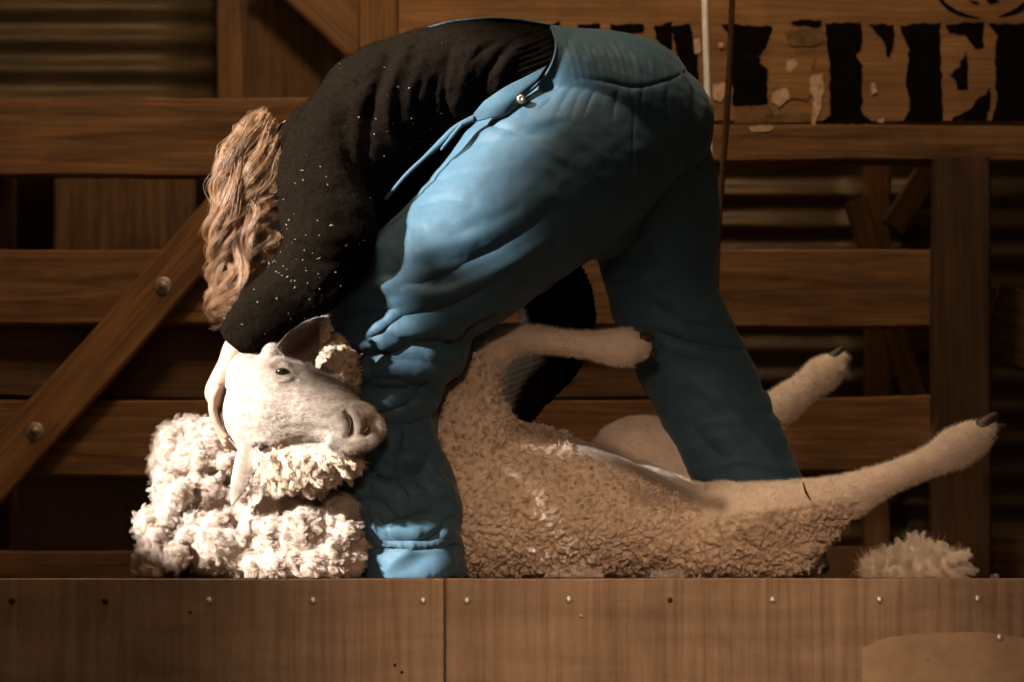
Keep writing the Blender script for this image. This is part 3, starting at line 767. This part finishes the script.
strip('bib_edge',[P(462,124,yb-.022),P(452,136,yb-.024),P(441,150,yb-.026)],[.005,.007,.004],M['blue'],ovo,.004)
# rolled rim of the side opening
rim=[(551,27),(556,42),(554,58),(547,73),(535,87),(519,100)]
def surfY(x,y):
    vv=getv(ovo.data);qx,qy=proj(vv);m=np.hypot(qx-x,qy-y)<6
    return vv[m,1].min() if m.any() else yb
tube('opening_rim',[P(x,y,surfY(x+3,y)-.006) for x,y in rim],.0028,M['blue'],ovo,8)
bt=lathe('button',[(.0078,.012),(.0085,-.001),(.0065,-.0035),(.0025,-.0035),(.0015,-.0025)],P(521,99,min(surfY(522,99),yb)-.012),M['brass'],None,18);keep(bt,ovo)
# boots
for fx,fy,zz in ((404,-.13,0),(786,.18,0)):
    k=[loft([(fx+4,556,fy,28,27),(fx+2,566,fy,20,24),(fx-14,570,fy,13,23),(fx-34,573,fy,9,19)],sub=6)]
    bme=fuse(k,.004,3);vv=getv(bme);vv[:,2]=np.maximum(vv[:,2],.002);setv(bme,vv)
    bo=newobj('boot',bme,M['boot'],person)

# ---- long wavy hair
def hairset(count,seed):
    g=np.random.default_rng(seed);locks=84;K=46
    # root points spread over the back of the head (facing the camera and up)
    th=g.uniform(0,1,locks);guides=[]
    for i in range(locks):
        u=(i+.5)/locks
        layer=g.random()
        x0=226+67*u; 
        ytop=148-38*math.sin(math.pi*min(1,(u*.95+.12)))+g.uniform(-3,10)
        Y0=-.03-.075*math.sqrt(max(0,1-((x0-252)/46)**2))*(.3+.7*layer)
        # ends: sweep down to a point near 240,325
        xe=214+62*u**1.15+g.uniform(-8,8)
        ye=325-120*max(0,u-.45)+g.uniform(-30,8)
        if u>.8: ye=g.uniform(195,260)
        curly=g.random()<.38
        xm=min(218+60*u+g.uniform(-6,6)-6*math.sin(u*3),281); ym=(ytop+ye)/2
        # start at the parting high on the neck side
        root=(252+ (x0-252)*.75+8,max(112,ytop+6))
        pts=[P(*root,Y0+.01),P(x0,ytop+18,Y0-.012),P(xm+2,ytop+50,Y0-.03),P(xm-2,ym+10,Y0-.03+g.uniform(-.02,.01)),P(xe+4,ye-28,Y0-.02+g.uniform(-.02,.03)),P(xe+g.uniform(-2,14)*(1-u),ye,Y0-.01)]
        c=spline(pts,9)[:K]
        t=np.linspace(0,1,len(c));amp=(.002+.0135*ss(.15,.8,t))*g.uniform(.5,1.35)*(1.45 if curly else 1);fr=g.uniform(5.0,7.5) if curly else g.uniform(3.5,5.5);ph=g.uniform(0,6.28)
        c=c+np.c_[np.sin(t*fr*6.28*.8+ph)*amp,np.cos(t*fr*6.28*.8+ph)*amp,0*t]
        guides.append(c)
    K=min(len(c) for c in guides);G=np.array([c[:K] for c in guides]);t=np.linspace(0,1,K)
    wt=np.array([1.0 if (i+.5)/locks<.5 else .55 for i in range(locks)]);idx=g.choice(locks,count,p=wt/wt.sum())
    off=g.normal(0,1,(count,3))*np.array([.0046,.005,.004])
    spread=(1.15-.45*ss(.2,.7,t))[None,:,None]
    pts=G[idx]+off[:,None,:]*spread
    ph=g.uniform(0,6.28,count);pts=pts+np.stack([np.sin(t[None]*22+ph[:,None]),np.cos(t[None]*19+ph[:,None]),0*t[None]+0*ph[:,None]],-1)*.0012
    # stray hairs
    fly=g.random(count)<.16
    nz=noise3(pts.reshape(-1,3)*14+idx.repeat(K)[:,None]*3.3,77).reshape(count,K,3)
    pts=pts+nz*(fly[:,None,None]*.022+.0022)*t[None,:,None]
    ln=g.uniform(.75,1,count)
    # shorten
    out=np.empty_like(pts)
    for i in range(count):
        tt=t*ln[i]
        for a in range(3): out[i,:,a]=np.interp(tt,t,pts[i,:,a])
    rad=.00042*(1-.6*t)[None,:]*g.uniform(.7,1.3,count)[:,None]
    return out,rad,np.clip(g.normal(.5,.22,count)+g.normal(0,.15,locks)[idx],0,1)
pts,rad,tone=hairset(4300,5)
me=strands('hair',pts,rad,3); attr(me,'tone',np.repeat(tone,pts.shape[1]*3))
newobj('hair',me,M['hair'],person)

# ================================================================== the sheep
fh=math.atan2(-30,127)
YH=-.27
sp=[
 # trunk
 loft([(395,500,.10,56,60),(440,498,.07,80,78),(500,500,.05,80,86),(560,508,.05,73,90),(620,520,.05,60,88),(680,534,.04,46,78),(735,538,.01,42,62),(785,548,-.02,32,45),(806,556,-.03,20,26)],sub=6),
 # neck running behind the shin to the head
 loft([(430,480,.10,60,55),(385,465,.04,48,46),(345,450,-.06,38,38),(300,440,-.14,38,36),(262,425,-.20,36,32)],sub=6),
 loft([(325,420,-.14,30,34),(334,388,-.2,26,28),(336,366,-.24,22,22),(332,349,-.24,17,16)],sub=6),
 # near foreleg: shoulder, elbow, knee, cannon
 loft([(475,490,0,54,56),(470,440,-.02,50,46),(466,400,-.03,38,36),(474,370,-.035,28,28),(488,352,-.035,22,22)],sub=6),
 loft([(482,358,-.035,22,21),(503,343,-.035,17,18),(530,339,-.035,13.5,15),(560,342,-.035,12,13),(590,345,-.035,13,13),(612,347,-.035,17,16),(630,347.5,-.035,18,16),(640,347,-.035,15,14)],sub=7),
 # far foreleg folded against the chest
 loft([(480,450,.16,34,34),(462,410,.18,24,24),(470,440,.2,16,16)],sub=6),
 # near hind leg
 loft([(690,540,0,42,52),(735,530,-.05,46,46),(775,520,-.08,38,38),(812,510,-.1,31,30),(842,499,-.11,24,22),(872,485,-.115,17,16),(903,472,-.12,14,14),(932,460,-.12,15,14),(955,448,-.12,20,16),(975,437,-.12,17,14),(988,429,-.12,10,10)],sub=7),
 loft([(745,548,-.04,32,38),(785,545,-.07,31,34),(812,532,-.09,23,25),(832,518,-.1,15,17)],sub=6),
 # far hind leg
 loft([(600,478,.18,34,50),(635,466,.22,48,52),(668,474,.24,50,46),(690,490,.25,42,42)],sub=6),
 loft([(675,478,.27,40,36),(720,450,.33,27,26),(760,420,.36,20,18),(785,402,.36,17,15),(806,386,.36,15,14),(821,375,.36,18,15),(834,365,.36,13,12),(841,359,.36,8,9)],sub=7),
 # udder-side skin fold between the thighs
 loft([(640,490,.1,30,50),(690,505,.06,22,40),(725,500,.02,18,30)],sub=6),
 # head: poll to muzzle
 loft([(247,402,YH+.05,38,34),(258,405,YH+.03,50,42),(274,406,YH,53,44),(300,408,YH-.01,44,42),(325,414,YH-.02,34,36),(348,424,YH-.03,26,30),(364,428,YH-.03,21,25),(371,430,YH-.03,14,17)],sub=8),
 ell(250,385,YH+.02,26,34,36),
 ell(310,366,YH+.07,24,16,20),
 # cheek / jaw wool
 loft([(262,458,YH+.03,19,34),(290,463,YH+.0,22,34),(322,461,YH-.01,22,32),(348,453,YH-.02,16,26)],sub=6),
 # lips
 loft([(335,444,YH-.05,8,24),(352,447,YH-.055,8,20),(368,440,YH-.05,8,16)],sub=6),
]
sp.append(leaf(P(281,354,YH-.045),P(331,315,YH-.05),.042,1.0,.0075,(.45,.62,-.52),-.004))
sp.append(ell(272,354,YH-.01,11,16,12))
sp.append(leaf(P(244,446,YH-.03),P(233,506,YH-.0),.024,1.0,.0075,(.75,-.5,.0),.004))
me=fuse(sp,.0034,5,.5)
v=getv(me);n=getn(me);px,py=proj(v)
# ---------- zones
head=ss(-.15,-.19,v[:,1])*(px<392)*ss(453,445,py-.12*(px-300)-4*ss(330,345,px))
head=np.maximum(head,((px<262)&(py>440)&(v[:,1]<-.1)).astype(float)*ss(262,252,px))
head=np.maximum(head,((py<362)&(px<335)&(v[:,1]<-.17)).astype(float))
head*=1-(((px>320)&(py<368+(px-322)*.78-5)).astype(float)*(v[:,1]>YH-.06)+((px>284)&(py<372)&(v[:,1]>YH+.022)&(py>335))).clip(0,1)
# cannon bones and feet: short pale hair
leg1=ss(472,510,px+(py-345)*-.3)*ss(385,372,py)*(px<660)*(v[:,1]<.1)
def side(x,y,a,b): return (b[0]-a[0])*(y-a[1])-(b[1]-a[1])*(x-a[0])
wig=noise(v*30,33)*9
hind=ss(842,862,px+(503-py)*.2+wig)
bare=ss(0,10,side(px+0*wig,py+wig*.5,(840,505),(700,528))/141)*ss(688,722,px+wig*1.5)*(v[:,1]<.1)*(v[:,1]>-.5)
farh=ss(6,-3,py-(450+(px-575)*.42)+wig*.7)*(px>572)*(px<705)*(v[:,1]<.32)
far2=((v[:,1]>.3)&(px>700)).astype(float)
skin=np.clip(np.maximum.reduce([head,leg1,hind,bare,farh,far2]),0,1)
wool=1-skin
# belly crease: its shadow line is painted as a dark brown band
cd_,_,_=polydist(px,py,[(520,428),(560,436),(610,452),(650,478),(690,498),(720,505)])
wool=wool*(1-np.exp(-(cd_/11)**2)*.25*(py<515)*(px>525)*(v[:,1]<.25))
shade_grime=np.exp(-(cd_/10)**2)*.8*(py<515)*(px>505)*(v[:,1]<.25)
cd2,_,_=polydist(px,py,[(636,492),(665,500),(700,500)]);shade_grime=np.maximum(shade_grime,np.exp(-(cd2/10)**2)*.5*(v[:,1]<.25))
shade_grime=np.maximum(shade_grime,.22*ss(700,760,px)*wool)
spots=worley(v*38,61)[0];shade_grime=np.maximum(shade_grime,(spots<.16)*.6*farh*(px>640))
shade_grime=np.maximum(shade_grime,ss(628,640,px)*(py<372)*(px<665)*.35)
# ---------- pink: dark brown mix, painted shade inside ears; also nose pad, eye surrounds
shade_pink=np.zeros(len(v))
for pts,w_,a_ in (([(292,353),(308,341),(321,328)],11,.9),([(248,452),(243,474),(238,490)],7,.5),([(357,414),(365,422),(362,434)],5,.5),([(345,411),(351,421),(350,434)],2.6,.95),([(270,366),(281,371),(293,378)],4,.75),([(254,446),(266,448),(284,444)],4,.8),([(366,419),(369,427),(364,436)],2.0,.8),([(306,343),(312,338),(320,330)],9,.9)):
    d,_,_=polydist(px,py,pts);shade_pink=np.maximum(shade_pink,np.exp(-(d/w_)**2)*a_*(py>0))
shade_pink*=(head>.3)
# ---------- face sculpting
H=[([(344,410),(350,420),(351,431),(347,439)],3.2,-10),([(348,404),(364,407),(376,418),(379,432),(369,445),(350,450)],2.8,8),
 ([(366,417),(370,427),(364,438)],2.6,-6),([(355,412),(360,423),(359,434)],2.2,3),
 ([(333,443),(345,446),(358,444)],1.4,-3),([(322,448),(345,451),(368,443)],3.0,2.5),
 ([(268,366),(279,363),(291,369)],2.4,7),([(270,378),(281,382),(293,378)],2.2,6),([(296,372),(306,378)],3,-4),([(266,360),(280,355),(296,360)],3,-3),([(276,371),(286,373)],2.6,-3.5),
 ([(252,441),(263,440),(277,444)],2.4,6),([(254,455),(266,457),(278,453)],2.4,5),([(280,440),(296,438),(310,432)],3,-4),
 ([(285,390),(310,400),(340,412)],7,2.5),([(285,432),(310,434),(335,440)],6,2),([(276,384),(292,388)],5,-2.5),
 ([(252,392),(250,412),(256,426)],3,-2.5),([(262,396),(264,408),(263,420)],9,4),([(272,356),(290,362),(312,376)],5,4),([(290,384),(318,398),(345,408)],4,-3),([(280,425),(310,428),(338,432)],4,-3),([(300,402),(325,410),(350,416)],6,4),([(290,452),(320,452),(340,448)],4,-3)]
setv(me,v); folds(me,H); v=getv(me);n=getn(me)
# ---------- wool relief: crimped locks separated by cracks
wp=v+noise3(v*28,21)*.016+noise3(v*75,44)*.005
q=wp*np.array([95,80,120]);F1,F2=worley(q,3);cr=ss(0,.38,F2-F1)
q2=wp*34;G1,G2=worley(q2,8);cr2=ss(0,.3,G2-G1)
rid=1-np.abs(np.sin((wp@np.array([.6,.2,.8]))*330+fbm(v*40,2,12)*5))
rough=ss(640,760,px)*.5+.5
rel=(cr-.6)*.0062+(cr2-.7)*.007+rid*.0022+fbm(v*14,3,2)*.006
curlz=ss(640,720,px)*(v[:,1]<.2)
rel+=curlz*(np.abs(noise(wp*np.array([60,60,38]),91))*-.016+.004)
v+=n*(rel*wool)[:,None]
v+=n*((fbm(v*90,3,6)*.0012)*(1-wool))[:,None]
# fringe of longer wool over the bare patch
v[:,2]=np.maximum(v[:,2],.003)
setv(me,v)
attr(me,'wool',wool);attr(me,'shade_grime',shade_grime);attr(me,'face',head);attr(me,'shade_pink',shade_pink)
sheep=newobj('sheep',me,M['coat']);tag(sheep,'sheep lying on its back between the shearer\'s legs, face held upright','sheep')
# ---------- hair cover
p,nn,ix=surface_samples(me,60000,weight=wool**2*(py<590))
pp=newobj('wool',grow('wool',p-nn*.001,nn,.009,.0005,curl=.007,cf=110,K=6,jit=.4,seed=4,clumps=5200,cl=.85),M['wooltan'],sheep);tag(pp,kind='stuff')
lw=np.clip(skin-head,0,1)*(px>440)*(shade_grime<.12)
p,nn,ix=surface_samples(me,26000,weight=lw)
fl_=np.tile([.5,0,-.15],(len(p),1));fl_[:,0]=np.where(proj(p)[0]<470,.0,.5)
pp=newobj('short_hair',grow('short_hair',p,nn,.0075,.00032,flow=fl_,flowamt=1.3,K=4,jit=.3),M['hairpale'],sheep);tag(pp,kind='stuff')
p,nn,ix=surface_samples(me,22000,weight=head*(shade_pink<.3))
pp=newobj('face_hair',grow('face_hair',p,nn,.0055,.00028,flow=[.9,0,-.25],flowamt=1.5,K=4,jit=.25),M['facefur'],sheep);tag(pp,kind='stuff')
# frizz under the jaw
jw=np.exp(-((px-305)/58)**2-((py-470)/17)**2)*(v[:,1]<.0)*(1-head)
p,nn,ix=surface_samples(me,9000,weight=jw)
pp=newobj('jaw_wool',grow('jaw_wool',p,nn,.020,.0006,flow=[.15,0,-1],flowamt=.7,curl=.014,cf=85,K=9,jit=.4,seed=9,clumps=420,cl=.8),M['wooltan'],sheep);tag(pp,kind='stuff')
# ---------- eyes
def eyeball(x,y,Y,r,lab):
    k=sc(Y);vv,ff=ell(x,y,Y,r/k*1.1,r/k*.9,r/k*.62,.3,10);o=mk('eye',vv,ff,M['eye'],sheep);return o
def frontY(x,y,rad=4):
    m=(np.hypot(px-x,py-y)<rad);return v[m,1].min()
eyeball(281,371.5,frontY(281,371)+.0035,.0105,'')
eyeball(264,448,frontY(264,448)+.0035,.0105,'')
for pts in ([(346,413),(351,422),(349,433)],[(369,425),(367,430),(363,433)]):
    c=[P(x,y,frontY(x,y,3)+.0005) for x,y in pts];tube('nostril',c,[.0012,.0036,.0015],M['hoof'],sheep,8)
# ---------- cloven hooves
def hoof(px0,py0,Y,px1,py1,r,spread):
    a=np.array([px0,py0]);b=np.array([px1,py1]);d=(b-a)/np.linalg.norm(b-a);q=np.array([-d[1],d[0]])
    parts=[]
    for s in (-1,1):
        c0=a+q*s*spread*.45;c1=(a+b)/2+q*s*spread*.62;c2=b+q*s*spread*.7
        parts.append(loft([(*c0,Y+s*.004,r,r*1.1),(*c1,Y+s*.006,r*.85,r),(*c2,Y+s*.006,r*.5,r*.6)],n=16,sub=5))
    o=newobj('hoof',fuse(parts,.0022,2),M['hoof'],sheep);return o
hoof(641,347,-.035,652,345,9.5,11)
hoof(981,433,-.12,999,421,8,10)
hoof(832,366,.36,846,353,6.5,9)
hoof(472,430,.2,476,448,6,9)
# cord-like dark mark at the hock
cm=tube('cut_mark',[P(803,482,frontY(803,484)-.002),P(806,492,frontY(806,492)-.002),P(811,500,frontY(811,500)-.002)],[.001,.0028,.001],M['hoof'],sheep,8)

# ================================================================== shorn wool
def fluff(name,blobs,voxel,amp,seed,mat,fib,count,flen,label,cat,clip=.002,cd=22,cl=.75):
    me=fuse([ell(*b) for b in blobs],voxel,3)
    v=getv(me);n=getn(me)
    wp=v+noise3(v*18,seed)*.02
    F1,F2=worley(wp*15,seed);G1,G2=worley((v+noise3(v*40,seed+4)*.012)*60,seed+2)
    v+=n*((.6-F1)*amp*1.5+(.5-np.abs(noise(wp*12,seed+3))*2)*amp*.7+(.5-np.abs(noise(wp*24,seed+16))*2)*amp*.4+(.5-np.abs(noise(wp*50,seed+6))*2)*amp*.2+fbm(v*110,3,seed)*amp*.10)[:,None]
    v[:,2]=np.maximum(v[:,2],clip);setv(me,v)
    o=newobj(name,me,mat);tag(o,label,cat)
    p,nn,_=surface_samples(me,count)
    f=newobj('loose_fibre',grow('loose_fibre',p,nn,flen,.00028,curl=flen*.7,cf=60,K=7,jit=.6,seed=seed,clumps=max(20,count//cd),cl=cl),fib,o);tag(f,kind='stuff')
    return o
g=np.random.default_rng(3)
B=[(190,455,-.02,34,45,34),(165,470,-.02,16,30,22),(200,500,-.05,44,60,45),(175,545,-.1,30,55,34),(160,562,-.12,20,45,18),(225,545,-.12,48,70,40),(265,530,-.13,42,60,42),(300,540,-.15,40,60,40),(335,548,-.15,30,50,34),(240,490,-.03,40,50,40),(285,505,-.06,40,45,36),(325,515,-.08,30,45,34),(215,445,-.02,24,40,26),(350,560,-.16,16,40,20)]
hs=[]
for i in range(70):
    x=g.uniform(150,352);top=np.interp(x,[148,175,215,240,300,345,365],[480,432,432,470,488,500,540])
    y=g.uniform(top+10,572);r=g.uniform(8,17);hs.append((x,y,-.24+.12*(575-y)/150+g.uniform(-.03,.03),r,r*1.3,r*.9,g.uniform(-1,1)))
fluff('wool_fleece',B+hs,.0042,.0135,5,M['fleece'],M['fleecefib'],46000,.0105,'cream white heap of shorn fleece under the sheep\'s head','fleece')
T=[(915,574,.18,43,50,17),(914,562,.18,26,34,13),(938,568,.18,20,30,11),(888,571,.18,20,30,10)]
fluff('wool_tuft',T,.0035,.012,9,M['wooltan'],M['hairpale'],16000,.028,'small tan tuft of wool alone on the deck at the right','wool',cd=110,cl=.85)
SCR=[('white wool scrap on the deck edge under the middle of the sheep',[(560,577,-.30,16,12,5),(580,576,-.30,12,12,7),(596,578,-.3,10,10,4)]),
('white wool scrap on the deck edge under the sheep\'s rump',[(662,578,-.28,12,10,5),(676,577,-.28,9,10,5)])]
for lb,bl in SCR: fluff('wool_scrap',bl,.0025,.008,13,M['fleece'],M['fleecefib'],2500,.009,lb,'wool')
fluff('wool_scrap',[(995,578,-.1,4,4,3)],.0022,.003,15,M['fleece'],M['fleecefib'],300,.005,'tiny wool scrap at the foot of the square post','wool')



# ------------------------------------------------------------------ camera, light, world
cd=bpy.data.cameras.new('camera'); cam=bpy.data.objects.new('camera',cd); COL.objects.link(cam)
cam.location=(0,-D,CZ); cam.rotation_euler=(math.pi/2,0,0)
cd.sensor_width=36; cd.lens=F*36/1024; cd.shift_y=(HY-341)/1024; cd.clip_start=.1
cd.dof.use_dof=True; cd.dof.focus_distance=D-.15; cd.dof.aperture_fstop=3.2
SC.camera=cam
def aim(o,t): o.rotation_euler=(Vector(t)-o.location).to_track_quat('-Z','Y').to_euler()
def spot(name,loc,tgt,e,col,size,cone,blend):
    l=bpy.data.lights.new(name,'SPOT');l.energy=e;l.color=col;l.shadow_soft_size=size;l.spot_size=math.radians(cone);l.spot_blend=blend
    o=bpy.data.objects.new(name,l);COL.objects.link(o);o.location=loc;aim(o,tgt);return o
sd=Vector((.76,.53,-.37)).normalized()
l=bpy.data.lights.new('sun','SUN');l.energy=21;l.color=(1,.965,.91);l.angle=math.radians(1.6);o=bpy.data.objects.new('sun',l);COL.objects.link(o);o.location=(-5,-4,4);o.rotation_euler=sd.to_track_quat('-Z','Y').to_euler()
spot('deck_fill',(-.2,-4.6,1.2),(.30,-.3,-.16),360,(1,.69,.46),.2,23,1.0)  # added fill from the front, brightens sheep body and deck fascia
spot('fence_fill',(-.3,-.6,3.2),(-.3,1.3,.45),178,(1,.75,.48),.3,95,.6)  # added fill from overhead, brightens the fence rails
l=bpy.data.lights.new('iron_fill','POINT');l.energy=7;l.color=(1,.70,.42);l.shadow_soft_size=.08;o=bpy.data.objects.new('iron_fill',l);COL.objects.link(o);o.location=(.55,1.42,1.75)  # added unseen fill, picks out the ribs of the corrugated iron
l=bpy.data.lights.new('fill','AREA');l.energy=12;l.color=(1,.62,.36);l.size=2.5;o=bpy.data.objects.new('fill_lamp',l);COL.objects.link(o);o.location=(-1.0,-4.5,2.6);aim(o,(.1,.3,.1))
w=bpy.data.worlds.new('w');SC.world=w;w.use_nodes=True;w.node_tree.nodes['Background'].inputs[0].default_value=(.9,.62,.40,1);w.node_tree.nodes['Background'].inputs[1].default_value=.04
vs_=SC.view_settings; vs_.view_transform='Standard'; vs_.look='None'; vs_.gamma=1; vs_.exposure=.1; vs_.use_curve_mapping=False
